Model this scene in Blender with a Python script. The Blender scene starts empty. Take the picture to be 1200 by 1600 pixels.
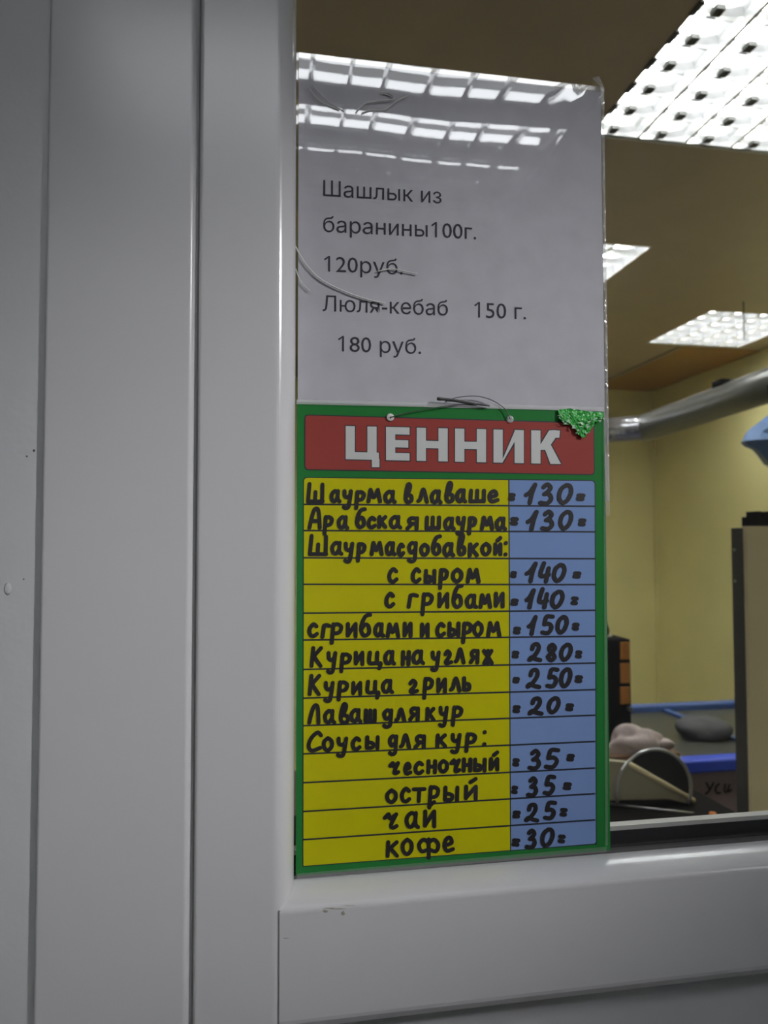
import bpy, bmesh, math, random
from mathutils import Vector, Matrix
from mathutils.geometry import tessellate_polygon
random.seed(7)
S = bpy.context.scene
COL = S.collection

# ------------------------------------------------------------------ camera
F = 1150.0                               # focal length in pixels of the 1200x1600 frame
YAW, PITCH, ROLL = math.radians(10.2), math.radians(2.3), math.radians(0.1)
EYE = Vector((0, 0, 1.6))
fwd = Vector((math.sin(YAW)*math.cos(PITCH), math.cos(YAW)*math.cos(PITCH), math.sin(PITCH)))
r0 = Vector((math.cos(YAW), -math.sin(YAW), 0)); u0 = r0.cross(fwd)
right = r0*math.cos(ROLL) - u0*math.sin(ROLL); up = u0*math.cos(ROLL) + r0*math.sin(ROLL)
cd = bpy.data.cameras.new('camera'); cam = bpy.data.objects.new('camera', cd); COL.objects.link(cam)
cd.sensor_fit = 'VERTICAL'; cd.sensor_height = 36.0; cd.lens = 36.0*F/1600.0
cd.clip_start = 0.01; cd.clip_end = 60
cam.matrix_world = Matrix(((right.x, up.x, -fwd.x, EYE.x), (right.y, up.y, -fwd.y, EYE.y),
                           (right.z, up.z, -fwd.z, EYE.z), (0, 0, 0, 1)))
cd.dof.use_dof = True; cd.dof.focus_distance = 0.5; cd.dof.aperture_fstop = 11.0
S.camera = cam

def at(px, py, Y):
    """point of the photograph carried to the upright plane y = Y"""
    d = fwd + right*((px-600)/F) - up*((py-800)/F)
    return EYE + d*((Y-EYE.y)/d.y)
def atz(px, py, Z):
    d = fwd + right*((px-600)/F) - up*((py-800)/F)
    return EYE + d*((Z-EYE.z)/d.z)

# ------------------------------------------------------------------ light, exposure
TUBE = 40.0                              # radiance of the fluorescent tubes
SPOT = 132.0                             # added spotlight out of view, in watts
w = bpy.data.worlds.new('world'); S.world = w; w.use_nodes = True
w.node_tree.nodes['Background'].inputs[0].default_value = (0.8, 0.85, 1, 1)
w.node_tree.nodes['Background'].inputs[1].default_value = 0.02
S.view_settings.view_transform = 'Standard'; S.view_settings.look = 'None'
S.view_settings.gamma = 1.0; S.view_settings.exposure = 0.0; S.view_settings.use_curve_mapping = False
CEIL = 2.775

# ------------------------------------------------------------------ materials
def lin(c):
    return tuple(((v/255)/12.92 if v/255 <= .04045 else ((v/255+.055)/1.055)**2.4) for v in c) + (1,)
def mat(name, col, rough=.5, metal=0, spec=.5, noise=None, bump=0, bscale=40, emit=0, dirt=0, coat=0):
    m = bpy.data.materials.new(name); m.use_nodes = True
    nt = m.node_tree; b = nt.nodes['Principled BSDF']
    c = tuple(col) + ((1,) if len(col) == 3 else ())
    b.inputs['Base Color'].default_value = c
    b.inputs['Roughness'].default_value = rough; b.inputs['Metallic'].default_value = metal
    b.inputs['Specular IOR Level'].default_value = spec
    if coat: b.inputs['Coat Weight'].default_value = coat; b.inputs['Coat Roughness'].default_value = .08
    if emit:
        b.inputs['Emission Color'].default_value = c; b.inputs['Emission Strength'].default_value = emit
    if noise or bump or dirt:
        tc = nt.nodes.new('ShaderNodeTexCoord')
        n = nt.nodes.new('ShaderNodeTexNoise'); n.inputs['Scale'].default_value = noise or bscale
        n.inputs['Detail'].default_value = 5
        nt.links.new(tc.outputs['Object'], n.inputs['Vector'])
        if noise:
            mx = nt.nodes.new('ShaderNodeMix'); mx.data_type = 'RGBA'
            mx.inputs[6].default_value = tuple(v*.86 for v in c[:3]) + (1,)
            mx.inputs[7].default_value = tuple(min(1, v*1.1) for v in c[:3]) + (1,)
            nt.links.new(n.outputs['Fac'], mx.inputs[0]); nt.links.new(mx.outputs[2], b.inputs['Base Color'])
        if bump:
            n2 = nt.nodes.new('ShaderNodeTexNoise'); n2.inputs['Scale'].default_value = bscale
            nt.links.new(tc.outputs['Object'], n2.inputs['Vector'])
            bp = nt.nodes.new('ShaderNodeBump'); bp.inputs['Strength'].default_value = bump
            bp.inputs['Distance'].default_value = .01
            nt.links.new(n2.outputs['Fac'], bp.inputs['Height']); nt.links.new(bp.outputs['Normal'], b.inputs['Normal'])
    return m
def clear(name, gain=1.0, tint=(1, 1, 1), haze=0, bump=0, bscale=20, rough=0.0, streak=False):
    """thin clear sheet: see-through with Fresnel gloss"""
    m = bpy.data.materials.new(name); m.use_nodes = True; nt = m.node_tree; nt.nodes.clear()
    o = nt.nodes.new('ShaderNodeOutputMaterial'); t = nt.nodes.new('ShaderNodeBsdfTransparent')
    g = nt.nodes.new('ShaderNodeBsdfGlossy')
    g.inputs['Roughness'].default_value = rough
    t.inputs[0].default_value = tuple(tint) + (1,)
    lw = nt.nodes.new('ShaderNodeLayerWeight'); lw.inputs[0].default_value = .5
    pw = nt.nodes.new('ShaderNodeMath'); pw.operation = 'POWER'; pw.inputs[1].default_value = 5
    nt.links.new(lw.outputs['Facing'], pw.inputs[0])
    fr = nt.nodes.new('ShaderNodeMath'); fr.operation = 'MULTIPLY_ADD'; fr.inputs[1].default_value = .95; fr.inputs[2].default_value = .043
    nt.links.new(pw.outputs[0], fr.inputs[0])
    mu = nt.nodes.new('ShaderNodeMath'); mu.operation = 'MULTIPLY'; mu.inputs[1].default_value = gain
    mu.use_clamp = True
    mx = nt.nodes.new('ShaderNodeMixShader')
    nt.links.new(fr.outputs[0], mu.inputs[0]); nt.links.new(mu.outputs[0], mx.inputs[0])
    nt.links.new(g.outputs[0], mx.inputs[2])
    if haze:
        d = nt.nodes.new('ShaderNodeBsdfDiffuse'); d.inputs[0].default_value = (.8, .8, .8, 1)
        m2 = nt.nodes.new('ShaderNodeMixShader'); m2.inputs[0].default_value = haze
        nt.links.new(t.outputs[0], m2.inputs[1]); nt.links.new(d.outputs[0], m2.inputs[2])
        nt.links.new(m2.outputs[0], mx.inputs[1])
    else:
        nt.links.new(t.outputs[0], mx.inputs[1])
    if bump:
        tc = nt.nodes.new('ShaderNodeTexCoord'); mp = nt.nodes.new('ShaderNodeMapping')
        mp.inputs['Scale'].default_value = (1, 1, .35) if streak else (1, 1, 1)
        n = nt.nodes.new('ShaderNodeTexNoise'); n.inputs['Scale'].default_value = bscale; n.inputs['Detail'].default_value = 3
        bp = nt.nodes.new('ShaderNodeBump'); bp.inputs['Strength'].default_value = bump; bp.inputs['Distance'].default_value = .002
        nt.links.new(tc.outputs['Object'], mp.inputs[0]); nt.links.new(mp.outputs[0], n.inputs['Vector'])
        nt.links.new(n.outputs['Fac'], bp.inputs['Height']); nt.links.new(bp.outputs['Normal'], g.inputs['Normal'])
    nt.links.new(mx.outputs[0], o.inputs[0])
    return m

M = dict(
    pvc=mat('white_pvc', (.715, .715, .73), .2, spec=.5, bump=.01, bscale=60),
    panel=mat('painted_panel', (.70, .71, .72), .45, bump=.04, bscale=90),
    gasket=mat('grey_gasket', (.10, .10, .10), .6),
    seam=mat('dark_seam', (.30, .30, .29), .8),
    black=mat('black_sealant', (.012, .012, .014), .5),
    alu=mat('aluminium_spacer', (.62, .62, .60), .45, metal=.3),
    glass=clear('window_glass', 1.6, tint=(.93, .94, .93), haze=.012),
    film=clear('plastic_sleeve_film', 1.8, haze=.03, bump=.02, bscale=24, streak=True),
    tape=clear('clear_tape', 1.5, haze=.22, bump=.6, bscale=160, rough=.15),
    paper=mat('white_paper', (.60, .60, .645), .8, noise=60),
    print=mat('printed_ink', (.04, .04, .055), .9, spec=.2),
    green=mat('printed_green', (.018, .21, .04), .4, spec=.15),
    red=mat('printed_red', (.36, .06, .048), .45, spec=.15),
    yellow=mat('printed_yellow', (.61, .58, .001), .4, spec=.12),
    blue=mat('printed_blue', (.22, .34, .64), .4, spec=.2),
    line=mat('printed_line', (.012, .016, .03), .5),
    letter=mat('printed_letter', (.66, .68, .66), .5),
    marker=mat('marker_ink', (.016, .013, .016), .45, noise=300),
    laminate=clear('clear_laminate', 1.0, haze=.006, rough=.03),
    edge=clear('laminate_edge', 1.2, haze=.45, rough=.1), dimedge=clear('laminate_dim_edge', 1.2, haze=.13, rough=.1), crease=clear('film_crease', 1.5, haze=.5, rough=.1),
    gtape=mat('green_tape', (.05, .42, .07), .3, noise=120, bump=.5, bscale=200),
    torn=mat('torn_tape', (.45, .62, .48), .5, noise=200),
    wire=mat('grey_wire', (.10, .10, .10), .4, metal=.5),
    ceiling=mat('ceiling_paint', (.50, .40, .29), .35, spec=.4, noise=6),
    hallceil=mat('hall_ceiling_paint', (.55, .55, .55), .8),
    hallwall=mat('hall_wall_paint', (.42, .43, .46), .7),
    floor=mat('floor_tiles', (.13, .12, .11), .4, noise=5),
    ywall=mat('yellow_paint', (.86, .78, .36), .6, noise=2.5, bump=.05, bscale=8),
    ochre=mat('wall_bounce_tint', (.40, .22, .06), .5, noise=3),
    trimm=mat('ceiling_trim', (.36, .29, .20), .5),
    tube=None,
    housing=mat('lamp_housing', (.80, .79, .72), .5),
    vane=mat('lamp_vane', (.64, .64, .64), .24, metal=.7), dimvane=mat('dimmed_lamp_vane', (.6, .6, .6), .14, metal=.95), dimhousing=mat('dimmed_lamp_housing', (.28, .28, .27), .5),  # second vane and housing darkened to part the tube rows in the mirror image
    dark_plate=mat('lamp_dark_plate', (.06, .06, .055), .6),
    chrome=mat('chrome_duct', (.55, .55, .58), .22, metal=.9, bump=.35, bscale=30),
    duct=mat('grey_duct', (.16, .16, .14), .3, metal=.3, noise=8),
    dark=mat('dark_metal', (.012, .011, .010), .7, spec=.03),
    darkside=mat('dark_panel_edge', (.075, .07, .062), .6),
    beige=mat('beige_board', (.85, .72, .42), .6, noise=8),
    screw=mat('screw_head', (.6, .6, .58), .3, metal=.8),
    amber=mat('amber_glass', (.55, .23, .05), .3, noise=20),
    bluepl=mat('blue_plastic', (.02, .07, .62), .4),
    bluerim=mat('blue_rim', (.05, .11, .32), .4),
    lid=mat('freezer_lid_glass', (.07, .07, .055), .3, spec=.25),
    front=mat('freezer_front', (.34, .25, .27), .5),
    bag=mat('pale_bag', (.55, .45, .42), .5, noise=25, bump=.6, bscale=30),
    brown=mat('brown_carton', (.22, .12, .06), .7, noise=12),
    tray=mat('beige_tray', (.42, .38, .25), .5),
    bundle=mat('grey_bundle', (.06, .06, .06), .6, noise=18, bump=.5, bscale=25),
    steel=mat('steel', (.55, .55, .55), .3, metal=.9),
    bluebag=mat('blue_bag', (.16, .27, .50), .4, noise=15),
    orange=mat('orange_plastic', (.75, .24, .04), .4),
    white=mat('white_plastic', (.75, .75, .72), .4),
    smudge=clear('smudge', .1, tint=(.72, .70, .62)),
)
def emitter(name, col, k):
    m = bpy.data.materials.new(name); m.use_nodes = True; nt = m.node_tree; nt.nodes.clear()
    o = nt.nodes.new('ShaderNodeOutputMaterial'); e = nt.nodes.new('ShaderNodeEmission')
    e.inputs[0].default_value = col; e.inputs[1].default_value = k
    nt.links.new(e.outputs[0], o.inputs[0]); return m
M['tube'] = emitter('fluorescent_tube', (.97, 1.0, 1.03, 1), TUBE)
M['dimtube'] = emitter('dimmed_fluorescent_tube', (.97, 1.0, 1.03, 1), TUBE*.31)  # dimmed so the mirrored lamp lights the top of the frame less
M['offtube'] = mat('unlit_tube', (.75, .75, .74), .25)

# ------------------------------------------------------------------ mesh helpers
STACK = [0]
def nextlift():
    STACK[0] = (STACK[0]+1) % 400
    return STACK[0]*4e-7        # inks never lie in exactly one plane
class MB:
    def __init__(s): s.v = []; s.f = []
    def add(s, vs, fs):
        k = len(s.v); s.v += [tuple(p) for p in vs]; s.f += [tuple(i+k for i in f) for f in fs]; return s
    def box(s, x0, x1, y0, y1, z0, z1):
        return s.add([(x0,y0,z0),(x1,y0,z0),(x1,y1,z0),(x0,y1,z0),(x0,y0,z1),(x1,y0,z1),(x1,y1,z1),(x0,y1,z1)],
                     [(0,3,2,1),(4,5,6,7),(0,1,5,4),(1,2,6,5),(2,3,7,6),(3,0,4,7)])
    def sheet(s, pts, lift=0):
        return s.add([(p[0], p[1]-lift, p[2]) for p in pts], [tuple(range(len(pts)))])
    def loft(s, rings, closed=True, caps=True):
        n = len(rings[0]); vs = [p for r in rings for p in r]; fs = []
        for i in range(len(rings)-1):
            for j in range(n if closed else n-1):
                a = i*n+j; b = i*n+(j+1) % n
                fs.append((a, b, b+n, a+n))
        if caps and closed:
            fs.append(tuple(range(n-1, -1, -1))); fs.append(tuple((len(rings)-1)*n+j for j in range(n)))
        return s.add(vs, fs)
    def tube(s, path, r, n=12, caps=True):
        path = [Vector(p) for p in path]; rs = r if isinstance(r, (list, tuple)) else [r]*len(path)
        rings = []; prev = None
        for i, p in enumerate(path):
            t = (path[min(i+1, len(path)-1)] - path[max(i-1, 0)]).normalized()
            if prev is None:
                a = Vector((0, 0, 1)) if abs(t.z) < .9 else Vector((1, 0, 0))
                nrm = t.cross(a).normalized()
            else:
                nrm = (prev - t*prev.dot(t)).normalized()
            prev = nrm; b = t.cross(nrm)
            rings.append([p + (nrm*math.cos(2*math.pi*k/n) + b*math.sin(2*math.pi*k/n))*rs[i] for k in range(n)])
        return s.loft(rings, caps=caps)
    def build(s, name, m, parent=None, smooth=False, bevel=0, loc=None):
        me = bpy.data.meshes.new(name); me.from_pydata(s.v, [], s.f); me.update()
        bm = bmesh.new(); bm.from_mesh(me); bmesh.ops.recalc_face_normals(bm, faces=bm.faces); bm.to_mesh(me); bm.free()
        o = bpy.data.objects.new(name, me); COL.objects.link(o)
        me.materials.append(m)
        if smooth:
            for p in me.polygons: p.use_smooth = True
        if bevel:
            b = o.modifiers.new('bevel', 'BEVEL'); b.width = bevel; b.segments = 3; b.limit_method = 'ANGLE'
        if parent:
            o.parent = parent
            o.matrix_parent_inverse = Matrix.Translation(-parent.location)
        return o
def tag(o, label, cat, group=None, kind=None):
    o['label'] = label; o['category'] = cat
    if group: o['group'] = group
    if kind: o['kind'] = kind
    return o
def thing(name, loc, label, cat, group=None):
    o = bpy.data.objects.new(name, None); COL.objects.link(o); o.location = loc; o.empty_display_size = .05
    return tag(o, label, cat, group)
def struct(o):
    o['kind'] = 'structure'; return o
def bez(pts, n=6):
    """Catmull-Rom through the points"""
    P = [Vector(p) for p in pts]; out = []
    for i in range(len(P)-1):
        a, b, c, d = P[max(i-1, 0)], P[i], P[i+1], P[min(i+2, len(P)-1)]
        for k in range(n):
            t = k/n
            out.append(.5*((2*b) + (c-a)*t + (2*a-5*b+4*c-d)*t*t + (3*b-a-3*c+d)*t*t*t))
    out.append(P[-1]); return out

# ------------------------------------------------------------------ room shell
LAMPS = [  # label, x0, x1, y0, y1, direction of the tubes, cell pitch
    ('big louvred ceiling light at upper right, nearest behind the window glass', .955, 1.555, 1.35, 1.95, 'y', .1),
    ('louvred ceiling light mostly hidden behind the edge of the paper notice', .965, 1.565, 2.66, 3.26, 'y', .1),
    ('farthest louvred ceiling light, low down beside the hanging cord', 2.30, 2.90, 3.36, 3.98, 'y', .1),
    ('louvred ceiling light of the hall mirrored in the plastic sleeve of the notice', -.40, .885, -1.63, -.765, 'x', .109),
    ('unseen louvred ceiling light added to light the hall toward the left end of the room', -1.4, -.2, -2.7, -2.1, 'x', .1),  # this lamp and those below are unseen, added to raise the light
    ('unseen louvred ceiling light added to brighten the shop, right of the standing panel', 2.30, 2.90, 1.35, 1.95, 'y', .1),
    ('unseen louvred ceiling light added to brighten the shop, behind the paper notice by the back wall', .965, 1.565, 4.0, 4.6, 'y', .1),
    ('unseen louvred ceiling light added to brighten the shop, behind the window post', -1.0, -.4, 1.35, 1.95, 'y', .1),
    ('unseen louvred ceiling light added to brighten the shop, far behind the window post', -1.0, -.4, 2.66, 3.26, 'y', .1),
]
X0, X1, YB, YF, XW = -3.2, 4.0, -3.4, 5.25, 3.08
def sheet_with_holes(x0, x1, y0, y1, z, holes):
    xs = sorted({x0, x1} | {v for h in holes for v in h[:2] if x0 < v < x1})
    ys = sorted({y0, y1} | {v for h in holes for v in h[2:] if y0 < v < y1})
    m = MB()
    for a, b in zip(xs, xs[1:]):
        for c, d in zip(ys, ys[1:]):
            cx, cy = (a+b)/2, (c+d)/2
            if not any(h[0] < cx < h[1] and h[2] < cy < h[3] for h in holes):
                m.sheet([(a,c,z),(b,c,z),(b,d,z),(a,d,z)])
    return m
holes = [l[1:5] for l in LAMPS]
struct(sheet_with_holes(X0, X1, .49, YF+1.2, CEIL, holes).build('ceiling_shop', M['ceiling']))
struct(sheet_with_holes(X0, X1, YB, .49, CEIL, holes).build('ceiling_hall', M['hallceil']))
struct(MB().box(X0, X1, YB, YF+1.2, -.1, 0).build('floor', M['floor']))
struct(MB().box(X0, XW, YF, YF+.1, 0, CEIL).build('wall_back', M['ywall']))
struct(MB().box(XW, XW+.1, .5, YF+1.2, 0, CEIL).build('wall_right', M['ywall']))
struct(MB().box(X0-.1, X0, YB, YF+1, 0, CEIL).build('wall_left', M['hallwall']))
struct(MB().box(X0, X1, YB-.1, YB, 0, CEIL).build('wall_hall', M['hallwall']))
struct(MB().box(X1, X1+.1, YB, .5, 0, CEIL).build('wall_hall_right', M['hallwall']))
# light trim along the ceiling and an ochre strip painting in the right wall's bounced light
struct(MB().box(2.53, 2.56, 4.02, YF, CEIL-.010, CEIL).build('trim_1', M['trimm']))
struct(MB().box(2.56, XW, 4.02, YF, CEIL-.006, CEIL).build('ceiling_bounce', M['ochre']))
# upright seam strip in the far corner
struct(MB().box(XW-.012, XW, YF-.03, YF, 0, CEIL).build('trim_3', M['ywall']))

# ------------------------------------------------------------------ partition and window frame
YG = .481                                # outer face of the glass
YFACE = .456                             # front of the plastic frame
YP = .4603                                # painted panels
XP0, XP1 = -.1205, -.0333                # post
XS0, XS1 = -.0324, .0275                 # stile
ZR1, ZR0 = 1.3860, 1.3055                # rail
wl = struct(MB().box(X0, XP0+.004, YP, .52, 0, CEIL).build('wall_front_left', M['panel']))
for x, y, rx, ry in ((53, 704, 2, 2), (42, 713, 1.5, 1.5), (37, 905, 1.2, 1.2)):
    MB().sheet([at(x+rx*math.cos(k*math.pi/5), y+ry*math.sin(k*math.pi/5), YP-.0003) for k in range(10)]).build('paint_chip', M['gasket'], wl)
p_ = at(12, 920, YP); MB().loft([[(p_.x+r*.8*math.cos(k*math.pi/8), YP-d, p_.z+r*1.4*math.sin(k*math.pi/8)) for k in range(16)] for r, d in ((.0026, 0), (.002, .0002), (.0008, .0003))]).build('paint_blister', M['panel'], wl, smooth=True)
struct(MB().box(XS1-.02, 1.45, .486, .52, 0, ZR0+.004).build('wall_front_below', M['panel'], bevel=.002))
struct(MB().box(1.44, X1, YP, .52, 0, CEIL).build('wall_front_right', M['panel']))
struct(MB().box(XP0, 1.44, YP, .52, 2.5, CEIL).build('wall_front_above', M['panel']))

win = bpy.data.objects.new('window_1', None); COL.objects.link(win); win.location = (.05, .48, 1.3)
struct(win)
def extrude_z(prof, z0, z1):
    return MB().loft([[(x, y, z0) for x, y in prof], [(x, y, z1) for x, y in prof]])
def arc(cx, cy, r, a0, a1, n=8):
    return [(cx+r*math.cos(math.radians(a0+(a1-a0)*i/n)), cy+r*math.sin(math.radians(a0+(a1-a0)*i/n))) for i in range(n+1)]
# post profile (x, y): square left edge, chamfer on the right
post = [(XP0, .505), (XP0, YFACE+.002)] + arc(XP0+.002, YFACE+.002, .002, 180, 270, 4) + \
       [(XP1-.0062, YFACE)] + arc(XP1-.0055, YFACE+.0035, .0035, 270, 330, 5) + [(XP1-.0012, YFACE+.0042), (XP1, YFACE+.006), (XP1, .505)]
extrude_z(post, 0, 2.5).build('frame_post', M['pvc'], win)
# stile profile: flat face with a rolled edge falling back to the glass
def stile_x(y):                          # where the rolled edge stands at depth y
    q = min(max((y-YFACE)/(.4795-YFACE), 0), 1)
    return .0135 + (XS1-.0135)*math.sqrt(1-(1-q)**2)
roll = [(stile_x(y), y) for y in [YFACE+(.4795-YFACE)*(1-math.cos(math.pi/2*i/16)) for i in range(17)]]
stile = [(XS0, .505), (XS0, YFACE+.0015), (XS0+.001, YFACE+.0002), (XS0+.002, YFACE)] + roll + [(XS1, .505)]
o = extrude_z(stile, 0, 2.5).build('sash_stile', M['pvc'], win)
MB().box(XP1-.0004, XS0+.0004, YFACE+.005, .50, 0, 2.5).build('seam', M['seam'], win)
# bottom rail: profile (y, z), left end shaped over the stile's rolled edge
yr = [YFACE+(.4795-YFACE)*(1-math.sin(math.pi/2*i/16)) for i in range(17)]
zt = [ZR1 - .0105*(1-math.sqrt(max(0, 1-((.4795-y)/(.4795-YFACE))**2))) for y in yr]
prof = list(zip(yr, zt))
prof = [(.505, ZR1), (.4795, ZR1)] + prof[1:] + [(YFACE, ZR0+.0075), (YFACE+.0006, ZR0+.005), (YFACE+.004, ZR0), (.505, ZR0)]
def rail_x(y): return max(.0178, stile_x(min(y, .4795))+.0002)
MB().loft([[(rail_x(y), y, z) for y, z in prof], [(1.32, y, z) for y, z in prof]]).build('sash_rail', M['pvc'], win)
# seam between stile and rail
MB().box(.0168, .0182, YFACE+.0004, .47, ZR0, 1.378).build('rail_seam', M['seam'], win)
MB().box(XS1-.02, 1.42, YFACE+.016, .50, ZR0-.0015, ZR0+.0005).build('rail_gasket', M['gasket'], win)
# hidden far side and head of the sash, same profile
MB().box(1.32, 1.44, YFACE, .505, 0, 2.5).build('sash_stile', M['pvc'], win, bevel=.004)
MB().box(XS1, 1.32, YFACE, .505, 2.42, 2.5).build('sash_head', M['pvc'], win, bevel=.004)
MB().box(XS1-.004, 1.32, .4785, YG+.001, ZR1-.003, ZR1+.0022).build('glazing_gasket', M['gasket'], win)
MB().sheet([(XS1-.006, YG, ZR1-.004), (1.325, YG, ZR1-.004), (1.325, YG, 2.425), (XS1-.006, YG, 2.425)]).build('window_pane', M['glass'], win)
zs = 1.4015
MB().box(XS1, 1.32, YG+.0045, YG+.012, ZR1-.004, zs-.0035).build('edge_sealant', M['black'], win)
MB().box(XS1, 1.32, YG+.0048, YG+.0125, zs-.0035, zs-.0005).build('spacer_bar', M['alu'], win)

def grime(pts, Y, m, lift=.0002):
    g = MB()
    for (x, y, rx, ry) in pts:
        g.sheet([at(x+rx*math.cos(k*math.pi/6)*random.uniform(.6, 1.2), y+ry*math.sin(k*math.pi/6)*random.uniform(.6, 1.2), Y-lift) for k in range(12)], nextlift())
    return g
grime([(508, 1424, 5, 2.5), (515, 1419, 11, 1.2), (536, 1427, 3, 3.5), (526, 1420, 16, .9), (545, 1415, 10, .8)], YFACE, M['smudge']).build('grime_mark', M['smudge'], win)
grime([(446, 1466, 6, .8)], YFACE, M['seam']).build('scratch_mark', M['seam'], win)
# ------------------------------------------------------------------ ceiling lights
def luminaire(label, x0, x1, y0, y1, axis, pitch):
    dimmed = 'mirrored' in label
    L, W = ((y1-y0), (x1-x0)) if axis == 'y' else ((x1-x0), (y1-y0))
    cx, cy = (x0+x1)/2, (y0+y1)/2
    t = thing('ceiling_light', (cx, cy, CEIL), label, 'ceiling light', 'louvred ceiling lights')
    def T(u, v, z): return (cx+v, cy+u, CEIL+z) if axis == 'y' else (cx+u, cy+v, CEIL+z)
    def bx(m, u0, u1, v0, v1, z0, z1):
        a = T(u0, v0, z0); b = T(u1, v1, z1)
        m.box(min(a[0], b[0]), max(a[0], b[0]), min(a[1], b[1]), max(a[1], b[1]), z0+CEIL, z1+CEIL)
    H = .085; h = MB(); e = .004
    bx(h, -L/2, L/2, -W/2, W/2, H, H+e)
    for s in (-1, 1):
        bx(h, min(s*L/2, s*(L/2-e)), max(s*L/2, s*(L/2-e)), -W/2, W/2, -.002, H)
        bx(h, -L/2, L/2, min(s*W/2, s*(W/2-e)), max(s*W/2, s*(W/2-e)), -.002, H)
    h.build('housing', M['dimhousing' if dimmed else 'housing'], t)
    c = W/4
    if dimmed:        # second tubes imitate vane reflections, last row kept unlit to shape the mirror image
        tubes = [(W/2-c*.5, 1), (W/2-c*.5-.078, 1), (W/2-c*1.5, 1), (W/2-c*1.5-.07, 1), (W/2-c*2.5, 1), (W/2-c*3.5, 0)]
        for v, lit in tubes:
            MB().tube([T(-L/2+.03, v, .062), T(L/2-.03, v, .062)], .0105, 12).build('tube', M['dimtube'] if lit else M['offtube'], t, smooth=True)
    else:
        for k in range(4):
            v = -W/2+c*(k+.5)
            MB().tube([T(-L/2+.03, v, .062), T(L/2-.03, v, .062)], .013, 12).build('tube', M['tube'], t, smooth=True)
    lv = MB()
    hz = .045; n = max(2, round((L-.02)/pitch))
    us = [-L/2+.012+(L-.024)*i/n for i in range(n+1)]
    for k in range(5):                    # long vanes, V-shaped, sharp edge down
        v = -W/2+c*k; tw = .024
        sec = [(-tw, hz), (-.010, hz*.55), (-.006, hz*.2), (-.0045, 0), (.0045, 0), (.006, hz*.2), (.010, hz*.55), (tw, hz)]
        if k == 0: sec = [(.004, hz), (.004, 0)] + sec[4:]
        if k == 4: sec = sec[:4] + [(-.004, 0), (-.004, hz)]
        lv.loft([[T(-L/2+.01, v+a, z) for a, z in sec], [T(L/2-.01, v+a, z) for a, z in sec]])
    for u in us:                          # cross lamellae with a dip in the middle of their top
        for k in range(4):
            va, vb = -W/2+c*k+.003, -W/2+c*(k+1)-.003
            secs = []
            for q in range(7):
                f = q/6; v = va+(vb-va)*f; top = hz*(.95-.40*math.sin(math.pi*f))
                secs.append([T(u-.008, v, top), T(u-.002, v, top*.4), T(u-.001, v, .001), T(u+.001, v, .001), T(u+.002, v, top*.4), T(u+.008, v, top)])
            lv.loft(secs)
    lv.build('louvre', M['dimvane' if dimmed else 'vane'], t)
    if axis == 'y' and cx > .9 and cy < 2 and cx < 2:      # dark plates in the cells and along the edge of the nearest light
        for u in us[1:]:
            for k in range(4):
                v = -W/2+c*(k+.42); m = MB(); bx(m, u-.034, u-.008, v-.012, v+.010, .001, .012); m.build('dark_plate', M['dark_plate'], t)
            m = MB(); bx(m, u-.05, u-.008, -W/2-.001, -W/2+.012, -.003, .002); m.build('edge_plate', M['dark_plate'], t)
    return t
for l in LAMPS: luminaire(*l)

# unseen spotlight added to brighten the middle of the board and frame
sp = Vector((1.86, -1.1, 2.62)); aim = Vector((.12, .47, 1.60)); ax = (aim-sp).normalized()
st_ = thing('added_spotlight', (sp.x, sp.y, CEIL), 'added white ceiling spotlight out of view that brightens the price board', 'spotlight')
MB().tube([(sp.x, sp.y, CEIL-.012), (sp.x, sp.y, CEIL)], .05, 20).build('ceiling_rose', M['white'], st_)
MB().tube([(sp.x, sp.y, CEIL-.01), (sp.x, sp.y, sp.z)], .008, 10).build('stem', M['white'], st_)
MB().loft([[tuple(sp+ax*d+(ax.cross(Vector((0, 0, 1))).normalized()*math.cos(k*math.pi/10)+ax.cross(ax.cross(Vector((0, 0, 1)))).normalized()*math.sin(k*math.pi/10))*r) for k in range(20)]
           for d, r in ((-.07, .02), (-.06, .038), (.05, .045), (.055, .042), (-.02, .034))], caps=False).build('lamp_head', M['white'], st_, smooth=True)
ld = bpy.data.lights.new('spot_beam', 'SPOT'); ld.energy = SPOT; ld.spot_size = math.radians(16); ld.spot_blend = 1.0
ld.shadow_soft_size = .1; ld.color = (1.0, .985, 1.0)
lo = bpy.data.objects.new('spot_beam', ld); COL.objects.link(lo); lo.parent = st_
lo.matrix_parent_inverse = Matrix.Translation(-st_.location)
lo.location = sp+ax*.06; lo.rotation_euler = ax.to_track_quat('-Z', 'Y').to_euler()

# ------------------------------------------------------------------ paper notice in its plastic sleeve
def rectpx(p0, p1, Y):
    a = at(*p0, Y); b = at(*p1, Y); return a, b
SX0, SX1, SZ0, SZ1 = .0292, .2458, 1.628, 1.9238
notice = thing('paper_notice', (.137, .479, SZ0), 'white printed notice in a clear plastic sleeve taped above the price board', 'notice')
MB().box(SX0, SX1-.0012, .4793, .4795, SZ0, SZ1-.002).build('paper_sheet', M['paper'], notice)
def film_mesh():
    m = MB(); nx, nz = 36, 48; vs = []
    for j in range(nz+1):
        for i in range(nx+1):
            u, v = i/nx, j/nz
            x = SX0+(SX1+.0008-SX0)*u; z = SZ0+(SZ1+.001-SZ0)*v
            y = .4785 + .00006*math.sin(7*u+4*v) + .00004*math.sin(17*u-5*v)
            d = math.hypot((1-u)*1.0, (1-v)*1.3)
            y -= .0010*max(0, .16-d)/.16*math.sin(40*(u-v))**2
            vs.append((x, y, z))
    fs = [(j*(nx+1)+i, j*(nx+1)+i+1, (j+1)*(nx+1)+i+1, (j+1)*(nx+1)+i) for j in range(nz) for i in range(nx)]
    return m.add(vs, fs)
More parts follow.
